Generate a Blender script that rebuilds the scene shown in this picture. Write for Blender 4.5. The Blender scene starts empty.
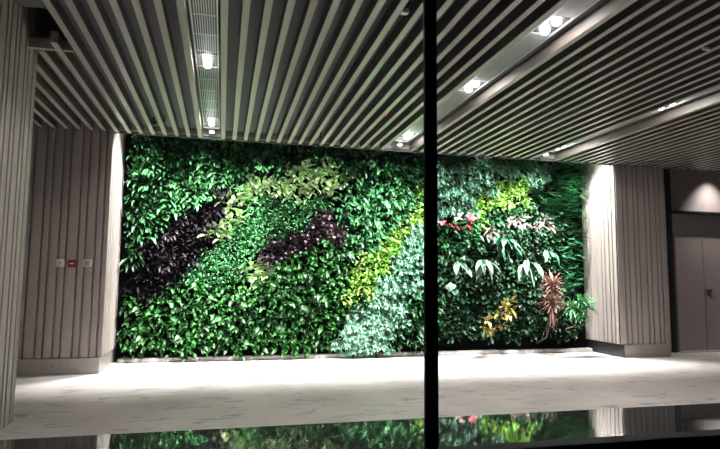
import bpy, bmesh, math, random
from mathutils import Vector, Matrix
PI = math.pi
S = bpy.context.scene
COL = S.collection

# ------------------------------------------------------------ camera
F = 565.8
RIGHT = Vector((0.97167, -0.23618, 0.00846)); UP = Vector((-0.03145, -0.09377, 0.9951)); FWD = Vector((0.23423, 0.96718, 0.09854))
CAM = Vector((0, 0, 1.23))
cd = bpy.data.cameras.new('camera'); cam = bpy.data.objects.new('camera', cd); COL.objects.link(cam)
m3 = Matrix((RIGHT, UP, -FWD)).transposed()
cam.matrix_world = Matrix.Translation(CAM) @ m3.to_4x4()
cd.sensor_width = 36; cd.lens = F / 720 * 36; cd.clip_start = 0.02
S.camera = cam

# ------------------------------------------------------------ world, exposure
w = bpy.data.worlds.new('night'); S.world = w; w.use_nodes = True
w.node_tree.nodes['Background'].inputs[0].default_value = (0.75, 0.72, 0.8, 1)
w.node_tree.nodes['Background'].inputs[1].default_value = 0.025
S.view_settings.view_transform = 'Standard'; S.view_settings.look = 'None'
S.view_settings.exposure = 0.0; S.view_settings.gamma = 1
P_SLOT = 840      # wall-washer spots in the slot before the plants
P_FAR = 1150        # channel spots nearest the plants
P_MID = 46        # channel spots further back
P_WASH = 42

C_Z = 3.22        # underside of the ceiling slats
PITCH = 0.1565; S0 = -1.4533
Y_END = 8.15

# ------------------------------------------------------------ helpers
def put(o, label=None, cat=None, group=None, kind=None):
    if label: o['label'] = label
    if cat: o['category'] = cat
    if group: o['group'] = group
    if kind: o['kind'] = kind
    return o
def obj(name, bm, mat, parent=None, loc=None, smooth=False):
    me = bpy.data.meshes.new(name)
    if not bm.loops.layers.uv: bmesh.ops.recalc_face_normals(bm, faces=bm.faces)
    bm.to_mesh(me); bm.free()
    for m in (mat if isinstance(mat, (list, tuple)) else [mat]): me.materials.append(m)
    if smooth:
        for p in me.polygons: p.use_smooth = True
    o = bpy.data.objects.new(name, me); COL.objects.link(o)
    if parent: o.parent = parent
    if loc: o.location = loc
    return o
def empty(name, loc=(0, 0, 0), rot=None):
    o = bpy.data.objects.new(name, None); COL.objects.link(o); o.location = loc
    o.empty_display_size = 0.05
    if rot: o.rotation_euler = rot
    return o
def box(bm, x0, x1, y0, y1, z0, z1, bev=0):
    r = bmesh.ops.create_cube(bm, size=1)
    for v in r['verts']:
        v.co = Vector((x0 + (v.co.x + .5) * (x1 - x0), y0 + (v.co.y + .5) * (y1 - y0), z0 + (v.co.z + .5) * (z1 - z0)))
    if bev:
        es = list({e for v in r['verts'] for e in v.link_edges})
        bmesh.ops.bevel(bm, geom=es, offset=bev, segments=2, affect='EDGES')
def cyl(bm, p, r1, r2, h, axis='Z', seg=20):
    r = bmesh.ops.create_cone(bm, cap_ends=True, segments=seg, radius1=r1, radius2=r2, depth=h)
    M = {'Z': Matrix(), 'Y': Matrix.Rotation(PI / 2, 4, 'X'), 'X': Matrix.Rotation(PI / 2, 4, 'Y')}[axis]
    bmesh.ops.transform(bm, matrix=Matrix.Translation(p) @ M, verts=r['verts'])
def tube(bm, pts, r, seg=8):
    rings = []
    pts = [Vector(p) for p in pts]
    for i, p in enumerate(pts):
        d = (pts[min(i + 1, len(pts) - 1)] - pts[max(i - 1, 0)]).normalized()
        a = d.orthogonal().normalized(); b = d.cross(a)
        rr = r[i] if isinstance(r, (list, tuple)) else r
        rings.append([bm.verts.new(p + (a * math.cos(t * 2 * PI / seg) + b * math.sin(t * 2 * PI / seg)) * rr) for t in range(seg)])
    for i in range(len(rings) - 1):
        # match ring start to avoid twist
        A, B = rings[i], rings[i + 1]
        k0 = min(range(seg), key=lambda k: (B[k].co - A[0].co).length)
        B = B[k0:] + B[:k0]; rings[i + 1] = B
        for t in range(seg):
            bm.faces.new((A[t], A[(t + 1) % seg], B[(t + 1) % seg], B[t]))
    bm.faces.new(rings[0][::-1]); bm.faces.new(rings[-1])

class NT:
    def __init__(s, name):
        s.m = bpy.data.materials.new(name); s.m.use_nodes = True; s.t = s.m.node_tree
        s.b = s.t.nodes['Principled BSDF']
    def n(s, typ, **kw):
        n = s.t.nodes.new(typ)
        for k, v in kw.items():
            if k in n.inputs: n.inputs[k].default_value = v
            else: setattr(n, k, v)
        return n
    def l(s, a, b): s.t.links.new(a, b)
def mat(name, col, rough=.6, metal=0, spec=.5, noise=0, scale=8, stretch=(1, 1, 1), bump=0, emit=0):
    N = NT(name); b = N.b
    b.inputs['Base Color'].default_value = (*col, 1); b.inputs['Roughness'].default_value = rough
    b.inputs['Metallic'].default_value = metal; b.inputs['Specular IOR Level'].default_value = spec
    if emit:
        b.inputs['Emission Color'].default_value = (*col, 1); b.inputs['Emission Strength'].default_value = emit
    if noise or bump:
        tc = N.n('ShaderNodeTexCoord'); mp = N.n('ShaderNodeMapping'); mp.inputs['Scale'].default_value = stretch
        nz = N.n('ShaderNodeTexNoise'); nz.inputs['Scale'].default_value = scale; nz.inputs['Detail'].default_value = 5
        N.l(tc.outputs['Object'], mp.inputs[0]); N.l(mp.outputs[0], nz.inputs['Vector'])
        if noise:
            r = N.n('ShaderNodeMapRange'); r.inputs[3].default_value = 1 - noise; r.inputs[4].default_value = 1 + noise
            N.l(nz.outputs[0], r.inputs[0])
            mx = N.n('ShaderNodeVectorMath', operation='SCALE'); mx.inputs[0].default_value = col
            N.l(r.outputs[0], mx.inputs['Scale']); N.l(mx.outputs[0], b.inputs['Base Color'])
        if bump:
            bp = N.n('ShaderNodeBump'); bp.inputs['Strength'].default_value = bump; bp.inputs['Distance'].default_value = .01
            N.l(nz.outputs[0], bp.inputs['Height']); N.l(bp.outputs[0], b.inputs['Normal'])
    return N.m
def leaf_mat(name, ca, cb, rough=.38, spec=.5, cc=None, var=.35):
    """two-tone leaf: per-leaf mix of ca and cb, value jitter, optional midrib/variegation colour cc"""
    N = NT(name); b = N.b
    g = N.n('ShaderNodeNewGeometry'); oi = N.n('ShaderNodeObjectInfo')
    ramp = N.n('ShaderNodeValToRGB'); ramp.color_ramp.elements[0].color = (*ca, 1); ramp.color_ramp.elements[1].color = (*cb, 1)
    N.l(g.outputs['Random Per Island'], ramp.inputs[0])
    last = ramp.outputs[0]
    if cc:
        uv = N.n('ShaderNodeUVMap'); sx = N.n('ShaderNodeSeparateXYZ'); N.l(uv.outputs[0], sx.inputs[0])
        nz = N.n('ShaderNodeTexNoise'); nz.inputs['Scale'].default_value = 60; nz.inputs['Detail'].default_value = 2
        tc = N.n('ShaderNodeTexCoord'); N.l(tc.outputs['Object'], nz.inputs['Vector'])
        ad = N.n('ShaderNodeMath', operation='ADD'); N.l(sx.outputs[0], ad.inputs[0])
        s2 = N.n('ShaderNodeMath', operation='MULTIPLY'); s2.inputs[1].default_value = .9; N.l(nz.outputs[0], s2.inputs[0])
        N.l(s2.outputs[0], ad.inputs[1])
        mr = N.n('ShaderNodeMapRange'); mr.inputs[1].default_value = .75; mr.inputs[2].default_value = .95; N.l(ad.outputs[0], mr.inputs[0])
        mx = N.n('ShaderNodeMix', data_type='RGBA'); N.l(mr.outputs[0], mx.inputs[0]); N.l(last, mx.inputs[7]); mx.inputs[6].default_value = (*cc, 1)
        last = mx.outputs[2]
    hv = N.n('ShaderNodeHueSaturation'); r = N.n('ShaderNodeMapRange'); r.inputs[3].default_value = 1 - var; r.inputs[4].default_value = 1 + var
    N.l(oi.outputs['Random'], r.inputs[0]); N.l(r.outputs[0], hv.inputs['Value']); N.l(last, hv.inputs['Color'])
    N.l(hv.outputs[0], b.inputs['Base Color'])
    b.inputs['Roughness'].default_value = rough; b.inputs['Specular IOR Level'].default_value = spec
    if rough < .36: b.inputs['Coat Weight'].default_value = .5; b.inputs['Coat Roughness'].default_value = .16
    return N.m

# ------------------------------------------------------------ materials
M = {}
M['clad'] = mat('fluted_cladding', (.375, .33, .305), .55, noise=.16, scale=3, stretch=(14, 14, .6))
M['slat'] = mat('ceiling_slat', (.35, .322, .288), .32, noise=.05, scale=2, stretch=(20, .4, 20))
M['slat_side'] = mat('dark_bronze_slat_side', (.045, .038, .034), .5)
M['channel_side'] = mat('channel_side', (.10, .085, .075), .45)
M['deck'] = mat('ceiling_deck', (.12, .12, .13), .8, noise=.3, scale=60)
M['black'] = mat('black_paint', (.008, .008, .008), .45)
M['frame'] = mat('black_frame', (.003, .003, .003), .6, spec=.1)
M['felt'] = mat('black_felt', (.004, .005, .004), 1, spec=0)
M['steel'] = mat('brushed_plinth', (.42, .39, .36), .38, metal=.35, noise=.08, scale=3, stretch=(1, 1, 30))
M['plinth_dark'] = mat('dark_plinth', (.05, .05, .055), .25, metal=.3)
M['curb'] = mat('stone_curb', (.36, .35, .34), .6, noise=.2, scale=12)
M['wallr'] = mat('brown_plaster', (.34, .29, .275), .6, noise=.08, scale=6)
M['door'] = mat('brown_door', (.30, .25, .24), .42, noise=.06, scale=2, stretch=(30, 30, .5))
M['chrome'] = mat('satin_metal', (.6, .6, .6), .25, metal=1)
M['grille'] = mat('aluminium_grille', (.5, .5, .53), .35, metal=.6)
M['lamp'] = mat('lamp_glow', (1, .97, .94), .5, emit=380)
M['square'] = mat('small_square_lamp', (1, .98, .95), .5, emit=5)
M['white'] = mat('white_plastic', (.75, .73, .70), .4)
M['grey'] = mat('grey_plastic', (.45, .44, .47), .35)
M['red'] = mat('red_plastic', (.45, .02, .03), .35)
M['rust'] = mat('orange_tag', (.7, .22, .08), .6)

def floor_mat():
    N = NT('pale_concrete'); b = N.b
    tc = N.n('ShaderNodeTexCoord')
    n1 = N.n('ShaderNodeTexNoise'); n1.inputs['Scale'].default_value = 1.3; n1.inputs['Detail'].default_value = 6
    N.l(tc.outputs['Object'], n1.inputs['Vector'])
    r1 = N.n('ShaderNodeValToRGB'); r1.color_ramp.elements[0].position = .3; r1.color_ramp.elements[1].position = .7
    r1.color_ramp.elements[0].color = (.37, .335, .318, 1); r1.color_ramp.elements[1].color = (.50, .46, .44, 1)
    N.l(n1.outputs[0], r1.inputs[0])
    # scuffs and damp streaks running along the hall
    mp = N.n('ShaderNodeMapping'); mp.inputs['Scale'].default_value = (1.6, 4.2, 1); N.l(tc.outputs['Object'], mp.inputs[0])
    n2 = N.n('ShaderNodeTexNoise'); n2.inputs['Scale'].default_value = 1.9; n2.inputs['Detail'].default_value = 7; n2.inputs['Roughness'].default_value = .62
    n2.inputs['Distortion'].default_value = .8
    N.l(mp.outputs[0], n2.inputs['Vector'])
    r2 = N.n('ShaderNodeMapRange'); r2.inputs[1].default_value = .57; r2.inputs[2].default_value = .63; r2.inputs[3].default_value = 0; r2.inputs[4].default_value = .75
    N.l(n2.outputs[0], r2.inputs[0])
    mx = N.n('ShaderNodeMix', data_type='RGBA'); N.l(r2.outputs[0], mx.inputs[0]); N.l(r1.outputs[0], mx.inputs[6]); mx.inputs[7].default_value = (.16, .145, .14, 1)
    N.l(mx.outputs[2], b.inputs['Base Color']); b.inputs['Roughness'].default_value = .48
    b.inputs['Specular IOR Level'].default_value = .4
    bp = N.n('ShaderNodeBump'); bp.inputs['Strength'].default_value = .15; bp.inputs['Distance'].default_value = .005
    n3 = N.n('ShaderNodeTexNoise'); n3.inputs['Scale'].default_value = 30; N.l(tc.outputs['Object'], n3.inputs['Vector'])
    N.l(n3.outputs[0], bp.inputs['Height']); N.l(bp.outputs[0], b.inputs['Normal'])
    return N.m
def granite_mat():
    N = NT('dark_polished_granite'); b = N.b
    tc = N.n('ShaderNodeTexCoord'); v = N.n('ShaderNodeTexVoronoi'); v.inputs['Scale'].default_value = 260
    N.l(tc.outputs['Object'], v.inputs['Vector'])
    r = N.n('ShaderNodeValToRGB'); r.color_ramp.elements[0].color = (.05, .052, .05, 1); r.color_ramp.elements[1].color = (.11, .115, .11, 1)
    N.l(v.outputs['Color'], r.inputs[0]); N.l(r.outputs[0], b.inputs['Base Color'])
    b.inputs['Roughness'].default_value = .03; b.inputs['Specular IOR Level'].default_value = .36
    n = N.n('ShaderNodeTexNoise'); n.inputs['Scale'].default_value = 9; n.inputs['Detail'].default_value = 3; N.l(tc.outputs['Object'], n.inputs['Vector'])
    bp = N.n('ShaderNodeBump'); bp.inputs['Strength'].default_value = .02; bp.inputs['Distance'].default_value = .01
    N.l(n.outputs[0], bp.inputs['Height']); N.l(bp.outputs[0], b.inputs['Normal'])
    return N.m
def glass_mat():
    N = NT('window_glass'); N.t.nodes.remove(N.b)
    g = N.n('ShaderNodeBsdfGlass'); g.inputs['IOR'].default_value = 1.45; g.inputs['Roughness'].default_value = 0
    N.l(g.outputs[0], N.t.nodes['Material Output'].inputs[0]); return N.m
M['floor'] = floor_mat(); M['granite'] = granite_mat(); M['glass'] = glass_mat()

# ------------------------------------------------------------ structure
def struct(name, bm, m, parent=None, **k):
    o = obj(name, bm, m, parent, **k)
    if not parent: o['kind'] = 'structure'
    return o
bm = bmesh.new(); box(bm, -6, 13, 2.0, 10.2, -.12, 0); struct('floor', bm, M['floor'])
bm = bmesh.new(); box(bm, -6, 13, 1.2, 10.2, C_Z + .125, C_Z + .2)
ceiling = struct('ceiling', bm, M['deck'])
# slot before the plants: deck is higher there, so cut by ending the low deck at the slat ends
bpy.data.objects.remove(ceiling)
bm = bmesh.new(); box(bm, -6, -1.72, 1.2, 8.2, C_Z + .125, C_Z + .2); box(bm, -1.32, 13, 1.2, 8.2, C_Z + .125, C_Z + .2)
box(bm, -1.58, -1.32, 1.2, 4.75, C_Z + .125, C_Z + .2); box(bm, -1.72, -1.32, 5.5, 8.2, C_Z + .125, C_Z + .2)
box(bm, -6, 13, 1.2, 10.2, C_Z + .75, C_Z + .8)
box(bm, -6, 13, 8.2, 8.22, C_Z + .0, C_Z + .75)
ceiling = struct('ceiling', bm, M['deck'])

# slats, one part each
MISSING = {8, 25, 26, 41, 42}
def slat_bm(y0, y1):
    bm = bmesh.new(); box(bm, -.0275, .0275, y0, y1, 0, .105, .003); return bm
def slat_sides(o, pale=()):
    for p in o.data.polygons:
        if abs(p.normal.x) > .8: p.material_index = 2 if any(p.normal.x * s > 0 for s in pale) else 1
full = None
for i in range(-22, 68):
    if i in MISSING: continue
    x = S0 + PITCH * i
    y0 = 1.3
    if i in (0,): y0 = 5.12
    elif i == -1: y0 = 5.36
    elif i == -2: y0 = 5.56
    elif i < -2: y0 = 5.56
    pale = [sg for sg in (-1, 1) if i + sg in MISSING]
    if y0 == 1.3 and full and not pale:
        o = full.copy(); COL.objects.link(o); o.parent = ceiling
    else:
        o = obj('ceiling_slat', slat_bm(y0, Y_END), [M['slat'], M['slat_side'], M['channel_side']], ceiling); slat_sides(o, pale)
        if y0 == 1.3 and not pale: full = o
    o.location = (x, 0, C_Z)
# end fascia behind the slat ends
bm = bmesh.new(); box(bm, -1.5, 7.6, Y_END + .005, Y_END + .03, C_Z + .035, C_Z + .16)
struct('trim_1', bm, M['slat'])
# cross rail and panel round the open ceiling hatch by the near pillar
bm = bmesh.new(); box(bm, -1.72, -1.34, 5.30, 5.34, C_Z + .01, C_Z + .1)
struct('trim_2', bm, M['slat'])
bm = bmesh.new(); tube(bm, [(-1.56, 5.0, C_Z - .0), (-1.56, 5.0, C_Z + .7)], .006)
put(obj('hanger_rod', bm, M['black'], ceiling))

def flutes(bm, a0, a1, fixed, z0, z1, axis, sign, depth=.045, mir=False):
    """vertical ribs alternating wide and narrow; axis 'X': ribs along X on plane y=fixed facing sign*Y; axis 'Y' likewise"""
    wd = [.118, .066, .095, .066]; g = .023; a = a0; k = 0
    while a < a1 - .02:
        b = min(a + wd[k % 4], a1); k += 1
        lo, hi = sorted((fixed, fixed + sign * depth))
        if axis == 'X': box(bm, a, b, lo, hi, z0, z1, .004)
        else: box(bm, lo, hi, a, b, z0, z1, .004)
        a = b + g
# left pillar (front faces the camera, side faces the plants' bay)
ZC = .205
bm = bmesh.new()
box(bm, -5.5, -1.545, 8.145, 9.3, ZC, 4.0)
flutes(bm, -5.48, -1.5, 8.145, ZC, C_Z + .3, 'X', -1)
flutes(bm, 8.105, 9.28, -1.545, ZC, 3.9, 'Y', 1)
struct('wall_left', bm, M['clad'])
bm = bmesh.new(); box(bm, -5.5, -1.515, 8.075, 9.3, 0, ZC - .004, .002); bl = struct('baseboard_left', bm, M['steel'])
bm = bmesh.new(); cyl(bm, (-2.06, 8.073, .11), .009, .009, .006, 'Y'); obj('drain_hole', bm, M['black'], bl)
# right pillar
bm = bmesh.new()
box(bm, 6.485, 7.395, 8.245, 9.3, ZC + .01, 4.0)
flutes(bm, 6.44, 7.41, 8.245, ZC + .01, C_Z + .3, 'X', -1)
flutes(bm, 8.205, 9.28, 6.485, ZC + .01, 3.9, 'Y', -1)
struct('wall_right', bm, M['clad'])
bm = bmesh.new(); box(bm, 6.50, 7.40, 8.20, 9.3, 0, ZC + .004, .002)
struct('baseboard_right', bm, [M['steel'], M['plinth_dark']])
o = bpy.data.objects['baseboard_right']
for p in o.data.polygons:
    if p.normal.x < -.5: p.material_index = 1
# near left pillar: only its fluted side face shows
bm = bmesh.new(); box(bm, -3.2, -1.745, 1.6, 5.51, 0, 4.0)
flutes(bm, 1.62, 5.53, -1.745, 0, 3.9, 'Y', 1)
flutes(bm, -3.2, -1.7, 5.51, 0, 3.9, 'X', 1)
struct('wall_near_left', bm, M['clad'])
# back wall (felt-faced panel the plants grow on) and curb
bm = bmesh.new(); box(bm, -1.5, 6.46, 9.14, 9.3, 0, 4.0); struct('wall_back', bm, M['felt'])
bm = bmesh.new(); box(bm, -1.44, 6.46, 8.98, 9.12, 0, .062, .008); struct('trim_3', bm, M['curb'])
# right recess with the door
bm = bmesh.new(); box(bm, 7.395, 13, 8.68, 9.3, 2.52, 4.0); box(bm, 7.395, 8.02, 8.68, 9.3, 0, 2.52); box(bm, 9.30, 13, 8.68, 9.3, 0, 2.52)
box(bm, 8.02, 9.30, 8.70, 9.3, 2.12, 2.52)
struct('wall_recess', bm, M['wallr'])
bm = bmesh.new(); box(bm, 7.40, 7.86, 8.30, 8.68, 0, C_Z + .1); 
struct('wall_reveal', bm, M['wallr']) if False else bm.free()
bm = bmesh.new(); box(bm, 7.93, 13, 8.56, 8.69, 2.50, 2.545, .004); struct('trim_4', bm, M['black'])
bm = bmesh.new(); box(bm, 7.86, 7.935, 8.62, 8.70, 0, C_Z + .4); struct('dark_gap_strip', bm, M['black'])  # darkness of the gap beside the right pillar, drawn as a black strip
dr = empty('door_1', (8.62, 8.69, 0)); dr['kind'] = 'structure'
def leafdoor(x0, x1):
    bm = bmesh.new(); box(bm, x0, x1, -.02, .03, .02, 2.07, .003); return obj('door_leaf', bm, M['door'], dr)
l1 = leafdoor(-.60, -.004); l2 = leafdoor(.004, .60)
bm = bmesh.new(); box(bm, -.66, -.605, -.01, .05, 0, 2.12); box(bm, .605, .66, -.01, .05, 0, 2.12); box(bm, -.605, .605, -.01, .05, 2.075, 2.12)
obj('door_frame', bm, M['door'], dr)
bm = bmesh.new(); box(bm, -.62, .62, -.10, .0, 0, .02, .003); obj('threshold', bm, M['curb'], dr)
bm = bmesh.new(); box(bm, .02, .16, -.035, -.02, 1.08, 1.12, .004); box(bm, .03, .055, -.06, -.02, 1.02, 1.10, .004)
obj('lock_plate', bm, M['chrome'], l2)
bm = bmesh.new(); tube(bm, [(.045, -.03, 1.06), (.045, -.08, 1.05), (.05, -.085, 1.0), (.075, -.085, .965), (.11, -.085, .96), (.135, -.085, .985), (.14, -.085, 1.02)], .011)
obj('handle', bm, M['black'], l2, smooth=True)

# window: frame, mullion, panes, granite sill outside it
win = empty('window_1', (0, 1.3, 0)); win['kind'] = 'structure'
bm = bmesh.new(); box(bm, -3, 4, 0, .06, .70, .822, .002); box(bm, -3, 4, 0, .06, 3.3, 3.4); obj('window_frame', bm, M['frame'], win)
bm = bmesh.new(); box(bm, .481, .512, 0, .02, .822, 3.3, .002); obj('mullion', bm, M['frame'], win)
for x0, x1 in ((-3, .4825), (.503, 4)):
    bm = bmesh.new(); box(bm, x0, x1, .007, .012, .815, 3.3); obj('pane', bm, M['glass'], win)
bm = bmesh.new(); box(bm, -3, 5, .06, .925, .62, .68, .004); obj('window_sill', bm, M['granite'], win)
bm = bmesh.new(); box(bm, -3, 5, .10, .88, .0, .62); obj('sill_wall', bm, M['wallr'], win)

# ------------------------------------------------------------ ceiling lights
def spot(name, parent, loc, target, power, angle, blend=.6, size=.04, col=(1, .97, .93)):
    ld = bpy.data.lights.new(name, 'SPOT'); ld.energy = power; ld.spot_size = math.radians(angle); ld.spot_blend = blend
    ld.shadow_soft_size = size; ld.color = col
    o = bpy.data.objects.new(name, ld); COL.objects.link(o); o.parent = parent; o.location = loc
    d = Vector(target) - Vector(loc); o.rotation_euler = d.to_track_quat('-Z', 'Y').to_euler()
    return o
WORD = {0: 'left', 1: 'middle', 2: 'right'}
chans = [(-.20, 0), (2.53, 1), (4.98, 2)]
for cx, k in chans:
    g = empty('linear_grille', (cx, 0, C_Z + .08))
    put(g, ['long aluminium linear grille in the ceiling left of the window mullion', 'long aluminium ceiling grille right of the window mullion, with pairs of bright lamps',
            'long aluminium linear grille near the right pillar, mostly hidden by slats'][k], 'grille', 'linear ceiling grilles')
    del g['group']
    bm = bmesh.new()
    for s in (-1, 1): box(bm, s * .1 - .005, s * .1 + .005, 1.4, 7.86, -.006, .012)
    box(bm, -.1, .1, 7.855, 7.865, -.012, .05); obj('grille_frame', bm, M['grille'], g)
    bm = bmesh.new()
    for ya, yb in ((1.4, 3.77), (4.09, 5.26), (5.58, 7.40), (7.72, 7.84)):
        for j in range(9): box(bm, -.076 + j * .019 - .003, -.076 + j * .019 + .003, ya, yb, 0, .018)
        y = ya
        while y < yb: box(bm, -.09, .09, y, y + .006, .006, .014); y += .37
    obj('grille_bars', bm, M['grille'], g)
    bm = bmesh.new(); box(bm, -.1, .1, 1.4, 7.86, .034, .04); obj('grille_backing', bm, M['deck'], g)
    for j, fy in enumerate((3.93, 5.42, 7.56)):
        f = empty('twin_spotlight', (cx, fy, C_Z + .078))
        where = ['nearest to the window', 'midway along', 'closest to the plant wall'][j]
        put(f, 'twin round white spotlight %s in the %s ceiling grille' % (where, WORD[k]), 'ceiling light')
        bm = bmesh.new(); box(bm, -.09, .09, -.15, .15, .012, .03, .004); obj('housing', bm, M['black'], f)
        for s in (-1, 1):
            bm = bmesh.new()
            r = bmesh.ops.create_uvsphere(bm, u_segments=20, v_segments=10, radius=.038)
            for v in r['verts']: v.co.z = v.co.z * .8 - .004; v.co.y += s * .085
            lp = obj('lamp', bm, M['lamp'], f, smooth=True)
            bm = bmesh.new(); tube(bm, [(.042 * math.cos(a * PI / 8), s * .085 + .042 * math.sin(a * PI / 8), -.002) for a in range(17)], .004, 6)
            obj('lamp_rim', bm, M['grille'], lp)
            if j == 2: spot('beam', f, (0, s * .075, -.05), (0, s * .075 + 1.7, -1.9), P_FAR, 70, .8, .05, (1, .99, .97))
            else: spot('beam', f, (0, s * .075, -.05), (0, s * .075 + .35, -2.2), P_MID * (.3 if k == 0 else 1), 105, .8)
    q = empty('square_downlight', (cx, 7.96, C_Z + .03))
    put(q, 'small lit square lamp at the plant wall end of the %s ceiling grille' % WORD[k], 'ceiling light')
    bm = bmesh.new(); box(bm, -.028, .028, -.028, .028, 0, .012); obj('diffuser', bm, M['square'], q)
    bm = bmesh.new(); box(bm, -.036, .036, -.036, .036, .012, .04); obj('housing', bm, M['white'], q)
# wall-washer spotlights up in the slot in front of the plants
for j in range(9):
    x = -1.22 + j * .925
    f = empty('wall_washer', (x, 8.42, C_Z + .42))
    f['category'] = 'ceiling light'; f['label'] = 'small black wall washer lamp in the slot over the plants, %s from the left' % 'first second third fourth fifth sixth seventh eighth ninth'.split()[j]; f['group'] = 'wall washers over the plant wall'
    bm = bmesh.new(); cyl(bm, (0, 0, .06), .045, .045, .12); cyl(bm, (0, 0, .2), .01, .01, .22); obj('housing', bm, M['black'], f)
    bm = bmesh.new(); cyl(bm, (0, 0, -.004), .036, .036, .006); obj('lamp', bm, M['square'], f)
    spot('beam', f, (0, 0, -.02), (0, .12, -2.0), P_SLOT * (1.7 if j in (0, 8) else 1), 84, .85, .09, (1, .99, .98))
# recess downlights beyond the right pillar
for x in (8.82, 10.1):
    f = empty('recess_downlight', (x, 8.33, C_Z + .22))
    put(f, 'small downlight in the recess %s' % ('over the brown double door' if x < 9 else 'beyond the brown double door'), 'ceiling light', 'recess downlights')
    bm = bmesh.new(); cyl(bm, (0, 0, .04), .04, .04, .08); obj('housing', bm, M['black'], f)
    spot('beam', f, (0, 0, -.01), (0, .14, -1), 210, 84, 1, .05)

# ------------------------------------------------------------ small fittings on the ceiling and walls
def fit_box(name, label, cat, loc, size, m, m2=None):
    e = empty(name, loc); put(e, label, cat)
    sx, sy, sz = size
    bm = bmesh.new(); box(bm, -sx, sx, -sy, sy, 0, sz, .004); obj('body', bm, m, e)
    if m2:
        bm = bmesh.new(); cyl(bm, (0, 0, -.008), sx * .5, sx * .6, .016); obj('sensor', bm, m2, e)
    return e
e = empty('sprinkler', (-.92, 7.58, C_Z)); put(e, 'dark round dome fitting between slats at the left end of the ceiling', 'sprinkler')
bm = bmesh.new(); cyl(bm, (0, 0, .01), .03, .045, .05); obj('dome', bm, M['black'], e); bm = bmesh.new(); cyl(bm, (0, 0, .06), .012, .012, .06); obj('pipe', bm, M['chrome'], e)
e = empty('sprinkler', (-.775, 7.52, C_Z)); put(e, 'tiny pale nozzle beside the dark dome at the left end of the ceiling', 'sprinkler')
bm = bmesh.new(); cyl(bm, (0, 0, .0), .009, .012, .03); obj('nozzle', bm, M['white'], e); bm = bmesh.new(); cyl(bm, (0, 0, .06), .006, .006, .1); obj('pipe', bm, M['chrome'], e)
e = empty('smoke_detector', (1.285, 3.93, C_Z + .03)); put(e, 'pale boxy detector in a ceiling gap left of the mullion top', 'detector')
bm = bmesh.new(); box(bm, -.03, .03, -.03, .03, 0, .03, .006); obj('body', bm, M['white'], e); bm = bmesh.new(); cyl(bm, (0, -.05, .06), .014, .02, .1); obj('stem', bm, M['black'], e)
e = empty('ceiling_tag', (1.84, 6.41, C_Z - .004)); put(e, 'small orange tag stuck on a ceiling slat left of the mullion', 'tag')
bm = bmesh.new(); box(bm, -.03, .035, -.03, .03, 0, .008, .002); obj('tag', bm, M['rust'], e)
e = empty('smoke_detector', (3.97, 3.85, C_Z)); put(e, 'small white fitting between slats at the upper right of the ceiling', 'detector')
bm = bmesh.new(); box(bm, -.04, .04, -.015, .015, 0, .02, .004); obj('body', bm, M['white'], e); bm = bmesh.new(); cyl(bm, (0, 0, .06), .008, .008, .08); obj('stem', bm, M['black'], e)
e = empty('sprinkler', (1.28, 7.67, C_Z)); put(e, 'small dark nozzle between slats above the middle of the plant wall', 'sprinkler')
bm = bmesh.new(); cyl(bm, (0, 0, .0), .022, .012, .03); cyl(bm, (0, 0, .06), .007, .007, .1); obj('nozzle', bm, M['black'], e)

YF = 8.10
def plate(name, label, cat, x, z, m, extra):
    e = empty(name, (x, YF, z)); put(e, label, cat)
    bm = bmesh.new(); box(bm, -.053, .053, -.016, .0, -.05, .05, .005); obj('plate', bm, m, e)
    extra(e); return e
def ex1(e):
    bm = bmesh.new(); box(bm, -.018, .018, -.021, -.016, -.022, .022, .002); obj('rocker', bm, M['grey'], e)
def ex2(e):
    bm = bmesh.new(); box(bm, -.038, .038, -.026, -.016, -.015, .028, .003); obj('cover', bm, mat('dark_red', (.09, .004, .008), .3), e)
    bm = bmesh.new(); box(bm, -.026, .026, -.028, -.025, -.008, .008, .001); obj('label_strip', bm, M['white'], e)
def ex3(e):
    bm = bmesh.new(); box(bm, -.036, .03, -.024, -.016, -.034, .026, .004); obj('cover', bm, M['grey'], e)
plate('light_switch', 'white square switch plate on the left pillar, left of the red box', 'switch', -2.05, 1.425, M['white'], ex1)
plate('fire_call_point', 'red fire alarm call point on the fluted left pillar', 'alarm', -1.91, 1.42, M['red'], ex2)
plate('light_switch', 'pale grey switch box on the left pillar, right of the red box', 'switch', -1.725, 1.43, M['white'], ex3)

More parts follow.
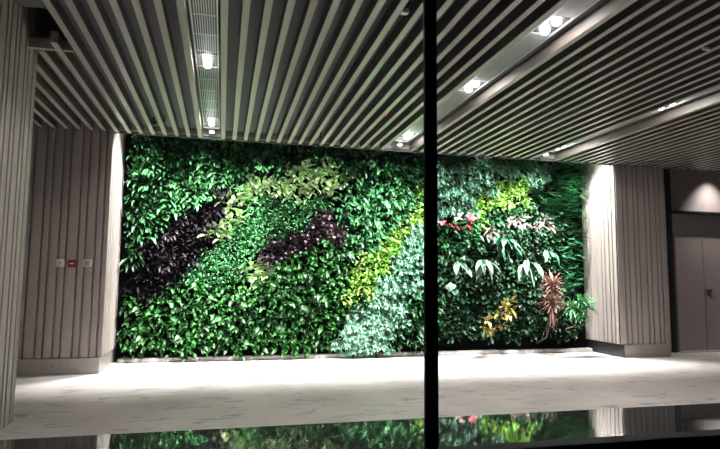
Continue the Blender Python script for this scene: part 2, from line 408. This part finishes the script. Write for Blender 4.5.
# ------------------------------------------------------------ plants
def leaf(bm, uvl, base, d, L, W, droop=1.0, fold=.25, nseg=5, peak=.4, petiole=0, roll=0, tipw=0):
    d = Vector(d).normalized(); p = Vector(base); rows = []
    sh = d.cross(Vector((0, 0, 1)))
    if sh.length < .1: sh = Vector((1, 0, 0))
    sh.normalize()
    step = L / nseg
    for i in range(nseg + 1):
        t = i / nseg
        if t < petiole: wv = W * .06
        else:
            u = (t - petiole) / (1 - petiole) if petiole < 1 else 0
            wv = W * (math.sin(PI * u ** (math.log(.5) / math.log(peak))) if 0 < u < 1 else (.12 if u == 0 else tipw))
        s = sh.copy(); s.rotate(Matrix.Rotation(roll, 3, d))
        n = s.cross(d).normalized()
        a = bm.verts.new(p - s * wv * .5 + n * wv * fold * .5); c = bm.verts.new(p - n * wv * fold * .15); b = bm.verts.new(p + s * wv * .5 + n * wv * fold * .5)
        rows.append((a, c, b, t))
        d = (d + Vector((0, 0, -1)) * droop * step * 3).normalized(); p = p + d * step
        q = d.cross(Vector((0, 0, 1)))
        if q.length > .15:
            q.normalize()
            if q.dot(sh) > 0: sh = q
    for i in range(nseg):
        A, B = rows[i], rows[i + 1]
        for j, (u0, u1) in ((0, (1, 0)), (1, (0, 1))):
            f = bm.faces.new((A[j], A[j + 1], B[j + 1], B[j])); f.smooth = True
            for lp, uu in zip(f.loops, ((u0, A[3]), (u1, A[3]), (u1, B[3]), (u0, B[3]))): lp[uvl].uv = uu
def leaves_mesh(fn, seed):
    bm = bmesh.new(); uvl = bm.loops.layers.uv.new('uv'); random.seed(seed); fn(bm, uvl); return bm
def rnd(a, b): return random.uniform(a, b)
def dirn(spread_x, up0, up1, out=1):
    return Vector((rnd(-spread_x, spread_x), -out, rnd(up0, up1)))
def sp_rosette(n, L, W, sx=1.1, up=(-.5, 1.5), droop=1.2, fold=.25, petiole=.2, rad=.05, peak=.4, out=.9, nseg=5):
    def fn(bm, uvl):
        for _ in range(n):
            b = Vector((rnd(-rad, rad), rnd(-.05, .02), rnd(-rad, rad)))
            leaf(bm, uvl, b, dirn(sx, *up, out), L * rnd(.7, 1.15), W * rnd(.75, 1.15), droop * rnd(.6, 1.4), fold, nseg, peak, petiole, rnd(-.5, .5))
    return fn
def sp_scatter(n, L, W, rad=.13, depth=.16, droop=2.5, up=(-.8, 1.2), sx=1.3, fold=.3, nseg=4, peak=.36, petiole=0, rollr=.7):
    def fn(bm, uvl):
        for _ in range(n):
            a = rnd(0, 2 * PI); r = rad * math.sqrt(rnd(0, 1))
            b = Vector((r * math.cos(a), -rnd(.0, 1) ** .6 * depth * (1 - .3 * (r / rad) ** 2), r * math.sin(a)))
            leaf(bm, uvl, b, dirn(sx, *up), L * rnd(.65, 1.2), W * rnd(.7, 1.2), droop * rnd(.5, 1.5), fold, nseg, peak, petiole, rnd(-rollr, rollr))
    return fn
def sp_palmate(n, L, W, rad=.13, depth=.18, k=7, droop=1.5):
    def fn(bm, uvl):
        for _ in range(n):
            a = rnd(0, 2 * PI); r = rad * math.sqrt(rnd(0, 1))
            b = Vector((r * math.cos(a), -rnd(0, 1) ** .6 * depth, r * math.sin(a)))
            ax = Vector((rnd(-.5, .5), -1, rnd(.1, 1.0))).normalized(); u = ax.orthogonal().normalized(); v = ax.cross(u)
            for q in range(k):
                t = 2 * PI * q / k + rnd(-.15, .15)
                leaf(bm, uvl, b, ax * .35 + u * math.cos(t) + v * math.sin(t), L * rnd(.8, 1.1), W, droop, .2, 3, .5)
    return fn
def sp_frond(n, L, k=9, lw=.016, ll=.06, droop=1.2, rad=.08):
    def fn(bm, uvl):
        for _ in range(n):
            p = Vector((rnd(-rad, rad), rnd(-.08, 0), rnd(-rad, rad))); d = dirn(1.1, -.3, 1.2, .8).normalized()
            st = L * rnd(.7, 1.1) / k
            for q in range(k):
                p = p + d * st; d = (d + Vector((0, 0, -1)) * droop * st * 3).normalized()
                s = d.cross(Vector((0, 0, 1))).normalized()
                l = ll * math.sin(PI * (.15 + .8 * q / k))
                for sg in (-1, 1): leaf(bm, uvl, p, s * sg + d * .5, l, lw, 1.0, .1, 2, .5)
    return fn
LM = {}
LM['spath'] = leaf_mat('glossy_dark_leaf', (.014, .07, .022), (.045, .16, .05), .27, .7)
LM['pothos'] = leaf_mat('bright_green_leaf', (.018, .095, .026), (.075, .26, .06), .27, .8)
LM['dark'] = leaf_mat('purple_black_leaf', (.005, .004, .005), (.012, .008, .011), .4, .35)
LM['pale'] = leaf_mat('pale_variegated_leaf', (.36, .60, .24), (.78, .90, .60), .36, cc=None, var=.25)
LM['fine'] = leaf_mat('small_green_leaf', (.03, .14, .045), (.10, .32, .12), .38, .6)
LM['heuchera'] = leaf_mat('dark_purple_leaf', (.013, .006, .009), (.05, .028, .036), .28, .9)
LM['medium'] = leaf_mat('deep_green_leaf', (.010, .06, .019), (.038, .15, .048), .26, .8)
LM['lime'] = leaf_mat('lime_leaf', (.09, .34, .04), (.42, .60, .15), .36, .7)
LM['silver'] = leaf_mat('blue_green_leaf', (.07, .24, .14), (.32, .54, .40), .3, .8)
LM['fern'] = leaf_mat('fern_leaf', (.02, .12, .045), (.06, .26, .10), .45)
LM['under'] = leaf_mat('dark_green_leaf', (.006, .03, .011), (.018, .075, .026), .5, .3)  # darkest of the green leaf colours, for the lower right bed
LM['phil'] = leaf_mat('big_dark_leaf', (.015, .06, .035), (.03, .12, .06), .22, .8)
LM['varieg'] = leaf_mat('white_edged_leaf', (.10, .20, .13), (.24, .34, .26), .28, cc=(.02, .075, .045))
LM['bronze'] = leaf_mat('bronze_leaf', (.05, .035, .035), (.22, .17, .16), .24, 1.0)
M['stem'] = mat('brown_stem', (.08, .06, .035), .7)
SPEC = {  # name: (category label, builder, material key, spacing)
 'spath': ('peace_lily', sp_rosette(26, .24, .055, rad=.07, petiole=.3), 'spath', .185),
 'pothos': ('pothos_plant', sp_scatter(34, .11, .056, .125, .15, droop=2.0, rollr=1.0), 'pothos', .195),
 'dark': ('purple_black_plant', sp_rosette(34, .17, .042, rad=.08, petiole=.05, droop=1.5), 'dark', .17),
 'pale': ('variegated_plant', sp_rosette(17, .17, .07, rad=.08, petiole=.15), 'pale', .17),
 'fine': ('small_leaved_plant', sp_scatter(110, .06, .022, .12, .13), 'fine', .17),
 'heuchera': ('purple_leaved_plant', sp_scatter(60, .065, .055, .10, .21), 'heuchera', .15),
 'medium': ('broad_leaved_plant', sp_scatter(30, .14, .048, .13, .17, droop=1.8, petiole=.1, rollr=1.0), 'medium', .185),
 'lime': ('lime_leaved_plant', sp_scatter(60, .085, .036, .11, .17), 'lime', .16),
 'silver': ('umbrella_plant', sp_palmate(17, .075, .024, .12, .2), 'silver', .18),
 'fern': ('fern', sp_frond(18, .19), 'fern', .18),
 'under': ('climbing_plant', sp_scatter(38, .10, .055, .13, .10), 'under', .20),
 'phil': ('philodendron', sp_rosette(9, .26, .085, sx=1.3, up=(-.2, .9), droop=2.2, petiole=.25, rad=.08, nseg=7), 'phil', .24),
}
PX = 8.9
def wallpt(x, y, Y=PX):
    d = RIGHT * ((x - 360) / F) + UP * ((224.5 - y) / F) + FWD
    t = Y / d.y; return CAM + d * t
def unwall(X, Z, Y=PX):
    v = Vector((X, Y, Z)) - CAM; k = v.dot(FWD); return 360 + F * v.dot(RIGHT) / k, 224.5 - F * v.dot(UP) / k
# planting beds, drawn on the wall elevation (first match wins)
BEDS = [
 ('heuchera', 'heuchera', [(255, 262), (268, 247), (285, 235), (308, 228), (322, 214), (338, 215), (345, 228), (340, 240), (320, 242), (292, 251), (268, 264)],
  'dark purple ruffled plant'),
 ('dark', 'dark', [(155, 232), (165, 215), (190, 208), (215, 190), (236, 178), (228, 205), (210, 233), (196, 255), (180, 275), (160, 296), (116, 303), (116, 280), (135, 262)],
  'purple-black leaved plant'),
 ('pale', 'pale_yellow', [(203, 246), (212, 220), (228, 192), (245, 180), (275, 176), (310, 163), (340, 162), (352, 178), (330, 190), (300, 202), (270, 198), (245, 212), (220, 244)],
  'pale cream-green plant'),
 ('pale', 'tuft', [(240, 268), (262, 258), (272, 272), (250, 290)], 'yellow-green tuft'),
 ('fine', 'fine', [(196, 255), (220, 244), (245, 212), (270, 198), (300, 202), (330, 192), (330, 210), (308, 226), (285, 235), (262, 254), (245, 266), (230, 285), (180, 290), (175, 280)],
  'small-leaved green plant'),
 ('lime', 'lime_low', [(342, 268), (372, 246), (398, 232), (408, 205), (424, 188), (427, 215), (412, 228), (402, 250), (392, 272), (378, 290), (366, 302), (348, 298)],
  'lime-yellow leaved plant'),
 ('lime', 'lime_high', [(474, 216), (484, 200), (500, 186), (518, 180), (536, 188), (534, 203), (512, 206), (490, 216), (480, 224)],
  'lime-yellow leaved plant'),
 ('silver', 'silver_low', [(405, 232), (430, 215), (430, 296), (405, 300), (398, 330), (385, 356), (338, 356), (336, 335), (350, 312), (366, 302), (378, 290), (392, 272)],
  'blue-green umbrella plant'),
 ('silver', 'silver_high', [(430, 168), (470, 163), (545, 165), (552, 185), (536, 188), (518, 180), (500, 186), (484, 200), (474, 216), (430, 222)],
  'blue-green umbrella plant'),
 ('fern', 'fern_right', [(532, 160), (610, 160), (610, 292), (560, 292), (560, 250), (570, 230), (545, 214), (536, 195)],
  'feathery green fern'),
 ('fern', 'fern_top', [(430, 120), (610, 120), (610, 172), (430, 168)], 'feathery green fern'),
 ('spath', 'spath_left', [(116, 160), (190, 160), (240, 165), (236, 178), (215, 190), (190, 208), (165, 215), (155, 232), (135, 262), (116, 280)],
  'long-leaved glossy plant'),
 ('spath', 'spath_top', [(110, 120), (345, 120), (345, 163), (310, 163), (275, 176), (240, 178), (240, 165), (116, 160)],
  'long-leaved dark plant'),
 ('medium', 'medium_top', [(330, 120), (432, 120), (432, 190), (408, 205), (398, 232), (372, 246), (345, 262), (340, 250), (350, 228), (340, 213), (330, 195), (352, 178), (345, 163)],
  'deep green glossy plant'),
 ('pothos', 'pothos', [(108, 270), (180, 285), (235, 275), (262, 262), (292, 251), (345, 240), (345, 300), (350, 370), (100, 370)],
  'bright green leafy plant'),
 ('medium', 'medium_low', [(340, 290), (440, 290), (440, 370), (340, 370)], 'deep green glossy plant'),
 ('medium', 'medium_right', [(436, 222), (480, 216), (480, 240), (436, 262)], 'deep green glossy plant'),
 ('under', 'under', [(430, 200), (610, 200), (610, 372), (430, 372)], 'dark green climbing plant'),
]
def inside(p, poly):
    x, y = p; c = False; n = len(poly)
    for i in range(n):
        x1, y1 = poly[i]; x2, y2 = poly[(i + 1) % n]
        if (y1 > y) != (y2 > y) and x < (x2 - x1) * (y - y1) / (y2 - y1) + x1: c = not c
    return c
protos = {}
def proto(kind):
    if kind not in protos:
        nm, fn, mk, sp = SPEC[kind]; protos[kind] = []
        for v in range(5):
            bm = leaves_mesh(fn, hash(kind[0]) % 1 + v * 17 + len(kind) * 101)
            me = bpy.data.meshes.new(nm); bm.to_mesh(me); bm.free(); me.materials.append(LM[mk]); protos[kind].append(me)
    return protos[kind]
R = random.Random(11)
ORD = 'first second third fourth fifth sixth seventh eighth ninth tenth eleventh twelfth thirteenth fourteenth fifteenth sixteenth seventeenth eighteenth nineteenth twentieth'.split()
def ordw(n):
    if n <= 20: return ORD[n - 1]
    t = {2: 'twenty', 3: 'thirty', 4: 'forty', 5: 'fifty'}[n // 10]
    return (t + '-' + ORD[n % 10 - 1]) if n % 10 else {3: 'thirtieth', 4: 'fortieth', 5: 'fiftieth'}[n // 10]
count = {}
ROWS = 20
for row in range(ROWS):
    zr = .215 + row * .17
    X = -1.44 + (.10 if row % 2 else .16); col = 0
    while X < 6.30:
        x = X + R.uniform(-.03, .03); z = zr + R.uniform(-.045, .045)
        px = unwall(x, z); px = (px[0] + R.uniform(-5, 5), px[1] + R.uniform(-4, 4)); hit = None
        for kind, key, poly, lab in BEDS:
            if inside(px, poly): hit = True; break
        if not hit: X += .17; continue
        X += SPEC[kind][3] * .94
        if kind == 'under' and z < .3: continue
        col += 1
        me = proto(kind)[R.randrange(5)]
        o = bpy.data.objects.new(SPEC[kind][0], me); COL.objects.link(o)
        bulge = .03 * math.sin(x * 2.3 + 1) * math.sin(z * 3.1)
        edge = min(x + 1.44, 6.38 - x); sc = R.uniform(.8, 1.2); sx = sc * (min(1, .5 + edge * 1.6))
        o.location = (x, 9.07 - bulge, z); o.scale = (sx * R.choice((-1, 1)), sc * R.uniform(.9, 1.15), sc); o.rotation_euler = (0, R.uniform(-.3, .3), 0)
        put(o, '%s, %s row up from the curb, %s from the left pillar' % (lab, ordw(row + 1), ordw(col)), 'plant', key.replace('_', ' ') + ' plants on the wall')
        count[kind] = count.get(kind, 0) + 1
print('PLANTS', count, sum(count.values()))

# ---- single plants that stand out
def feature(name, label, px, Y, fn, mk, seed, stem=None, part='foliage', scale=1):
    p = wallpt(px[0], px[1], Y); e = empty(name, p); put(e, label, 'plant')
    bm = leaves_mesh(fn, seed); o = obj(part, bm, mk, e); 
    if scale != 1: e.scale = (scale,) * 3
    if not stem: stem = [([(0, -.01, -.01), (.0, .2, -.05), (.02, 9.13 - Y, -.02)], [.008, .01, .012])]
    if stem:
        bm = bmesh.new()
        for s in stem: tube(bm, s[0], s[1], 6)
        obj('stem', bm, M['stem'], e)
    return e
def cordyline(bm, uvl):
    for cz, n, L in ((.24, 85, .24), (.0, 110, .27)):
        for _ in range(n):
            a = rnd(0, 2 * PI); el = rnd(-.5, 1.1)
            leaf(bm, uvl, (0, 0, cz + rnd(-.03, .05)), (math.cos(a) * math.cos(el), math.sin(a) * math.cos(el) * .8, math.sin(el)), L * rnd(.7, 1.1), .017, .35, .3, 5, .4)
    for _ in range(12):
        leaf(bm, uvl, (0, 0, -.03), (rnd(-.35, .35), rnd(-.5, -.1), -1), rnd(.25, .38), .016, .6, .3, 5, .4)
LM['cord'] = leaf_mat('red_bronze_leaf', (.16, .06, .05), (.50, .28, .23), .42)
feature('cordyline', 'spiky red-bronze cordyline low beside the right pillar', (552, 303), 8.58, cordyline, LM['cord'], 5, scale=1.2, stem=
        [([(0, 0, .28), (0, .01, 0), (.0, .06, -.25), (.02, .2, -.5), (.02, .46, -.6)], .014), ([(-.01, .0, 0), (-.04, .03, -.25), (-.05, .2, -.5)], .009)])
def dracaena(bm, uvl):
    for cx, cz in ((0, .04), (-.12, -.05), (.11, -.03), (.0, -.13)):
        for _ in range(46):
            a = rnd(0, 2 * PI); el = rnd(-.3, 1.2)
            leaf(bm, uvl, (cx, rnd(-.03, .03), cz), (math.cos(a) * math.cos(el), -abs(math.sin(a)) * math.cos(el), math.sin(el)),   .2 * rnd(.7, 1.15), .024, 1.6, .3, 5, .4)
LM['drac'] = leaf_mat('narrow_green_leaf', (.05, .24, .08), (.18, .48, .20), .35)
feature('dracaena', 'bushy narrow-leaved green plant between the red cordyline and right pillar', (580, 305), 8.46, dracaena, LM['drac'], 6, scale=1.25, stem=
        [([(0, 0, -.1), (.0, .15, -.3), (0, .46, -.38)], .012)])
LM['croton'] = leaf_mat('yellow_croton_leaf', (.30, .34, .06), (.66, .46, .16), .32)
def croton(bm, uvl):
    for bx, bz in ((.14, .22), (.05, .16), (-.02, .05), (-.18, -.03), (.02, -.1), (-.12, -.17), (.1, .08), (-.22, -.12), (.16, .13)):
        for _ in range(6):
            a = rnd(0, 2 * PI)
            leaf(bm, uvl, (bx + rnd(-.03, .03), rnd(-.05, .03), bz), (math.cos(a), -.8, math.sin(a) + .35), .15 * rnd(.7, 1.2), .056, 1.6, .2, 5, .45)
feature('croton', 'yellow and orange leaved croton low on the wall right of the mullion', (499, 318), 8.62, croton, LM['croton'], 8, scale=1.2, stem=
        [([(.12, 0, .2), (.0, .02, .0), (-.05, .1, -.25), (-.05, .40, -.3)], .009), ([(-.18, 0, -.03), (-.1, .05, -.15), (-.06, .15, -.28)], .008)])
# anthurium: glossy leaves and red spathes
an = feature('anthurium', 'red-flowered anthurium just right of the mullion', (461, 226), 8.78,
             sp_rosette(16, .2, .075, up=(-.6, .9), rad=.12, petiole=.35, peak=.3), LM['spath'], 9)
LM['flower'] = leaf_mat('red_spathe', (.60, .03, .07), (.75, .12, .16), .22)
LM['flowerp'] = leaf_mat('pale_pink_spathe', (.8, .45, .45), (.85, .6, .55), .25)
def spathe_at(pts, m, L):
    for px in pts:
        bm = bmesh.new(); uvl = bm.loops.layers.uv.new('uv'); random.seed(int(px[0] * 3))
        c = wallpt(px[0], px[1], 8.55) - wallpt(461, 226, 8.78)
        leaf(bm, uvl, c, (rnd(-.6, .6), -.5, -.6), L, L * .95, .6, .25, 6, .3)
        st = bmesh.new(); tube(st, [c, c + Vector((0, .1, -.02)), Vector((c.x * .5, .1, c.z * .3))], .004, 5); obj('stalk', st, M['stem'], an)
        tube(bm, [c + Vector((0, -.008, 0)), c + Vector((rnd(-.02, .02), -.05, -.01))], .006, 5)
        obj('flower', bm, m, an)
spathe_at([(444, 221), (449, 224), (455, 226), (468, 219), (467, 225), (470, 214)], LM['flower'], .12)
spathe_at([(458, 217), (474, 217), (461, 213)], LM['flowerp'], .11)
# big drooping leaves
def big(n, L, W, sx=1.0, up=(-.3, .7), droop=2.2): return sp_rosette(n, L, W, sx=sx, up=up, droop=droop, petiole=.2, rad=.06, nseg=8, fold=.18)
FE = [
 ('philodendron', 'large-leaved philodendron with long drooping leaves at the centre of the right side', (502, 240), 8.62, big(16, .42, .09, sx=1.5, up=(-.8, .9), droop=1.7), 'phil', 21),
 ('philodendron', 'large drooping dark plant left of the red cordyline, near the wall centre', (527, 262), 8.62, big(14, .42, .085, sx=1.4, up=(-.9, .8), droop=1.7), 'varieg', 22),
 ('calathea', 'white-edged leafy plant with hanging leaves above the yellow croton', (481, 262), 8.62, big(13, .40, .075, sx=1.4, up=(-1.1, .7), droop=1.7), 'varieg', 23),
 ('calathea', 'spreading plant with big pale-edged leaves beside the mullion, under the red flowers', (459, 262), 8.62, big(10, .32, .10, sx=1.7, up=(-.9, .8), droop=1.0), 'varieg', 24),
 ('bronze_leaved_plant', 'bronze sheened plant with upward leaves at the top of the dark cluster', (515, 222), 8.64, big(26, .28, .075, sx=1.5, up=(.0, 1.1), droop=1.8), 'bronze', 25),
 ('bronze_leaved_plant', 'bronze sheened plant in the dark cluster nearest the right pillar', (541, 224), 8.64, big(26, .28, .075, sx=1.6, up=(-.1, 1.1), droop=1.8), 'bronze', 26),
 ('bronze_leaved_plant', 'dark bronze plant left of the dark cluster, below the lime leaves', (493, 232), 8.68, big(16, .27, .065, sx=1.6, up=(-.2, .8), droop=1.6), 'bronze', 27),
 ('philodendron', 'glossy dark plant behind the cordyline, below the bronze leaves', (548, 250), 8.74, big(10, .3, .08, up=(-.8, .4)), 'phil', 28),
 ('round_leaved_plant', 'plant with a few pale round leaves low beside the mullion', (450, 285), 8.62, sp_rosette(4, .15, .15, sx=.3, up=(-.9, -.2), droop=1.5, fold=.1, petiole=.1, rad=.06, peak=.5), 'varieg', 31),
 ('philodendron', 'glossy dark plant under the white-edged plant beside the mullion', (452, 290), 8.74, big(9, .26, .08, up=(-.8, .5)), 'phil', 29),
]
for nm, lab, px, Y, fn, mk, sd in FE: feature(nm, lab, px, Y, fn, LM[mk], sd)
# two blue-green shrubs standing up from the curb
def shrub(bm, uvl):
    for _ in range(70):
        z = rnd(.06, .62); r = .24 * math.sin(PI * min(1, z / .66) ** .7) + .05
        a = rnd(PI, 2 * PI); rr = r * math.sqrt(rnd(.2, 1))
        b = Vector((rr * math.cos(a), rr * math.sin(a) * .7, z)); ax = Vector((math.cos(a) * .6, -1, rnd(.2, .9))).normalized()
        u = ax.orthogonal().normalized(); v = ax.cross(u)
        for q in range(6):
            t = 2 * PI * q / 6 + rnd(-.2, .2)
            leaf(bm, uvl, b, ax * .35 + u * math.cos(t) + v * math.sin(t), .075 * rnd(.8, 1.1), .026, 1.5, .2, 3, .5)
for px, sc, lab in ((353, .95, 'left of two blue-green bushes rooted at the curb'), (377, 1.15, 'right of two blue-green bushes rooted at the curb, nearer the mullion')):
    p = wallpt(px, 357, 8.93); e = empty('umbrella_bush', (p.x, 8.93, .0)); put(e, lab, 'plant'); e.scale = (sc, .8, sc)
    bm = leaves_mesh(shrub, px); obj('foliage', bm, LM['silver'], e)
    bm = bmesh.new()
    for s in (-1, 0, 1): tube(bm, [(s * .012, 0, 0), (s * .03, 0, .15), (s * .1, -.02, .45)], [.012, .008, .005], 6)
    obj('stem', bm, M['stem'], e)
e = feature('dead_leaf', 'tiny orange withered leaf on the edge of the dark purple band', (185, 257), 8.78, sp_rosette(3, .08, .03), LM['cord'], 3, part='leaf'); e['category'] = 'leaf'
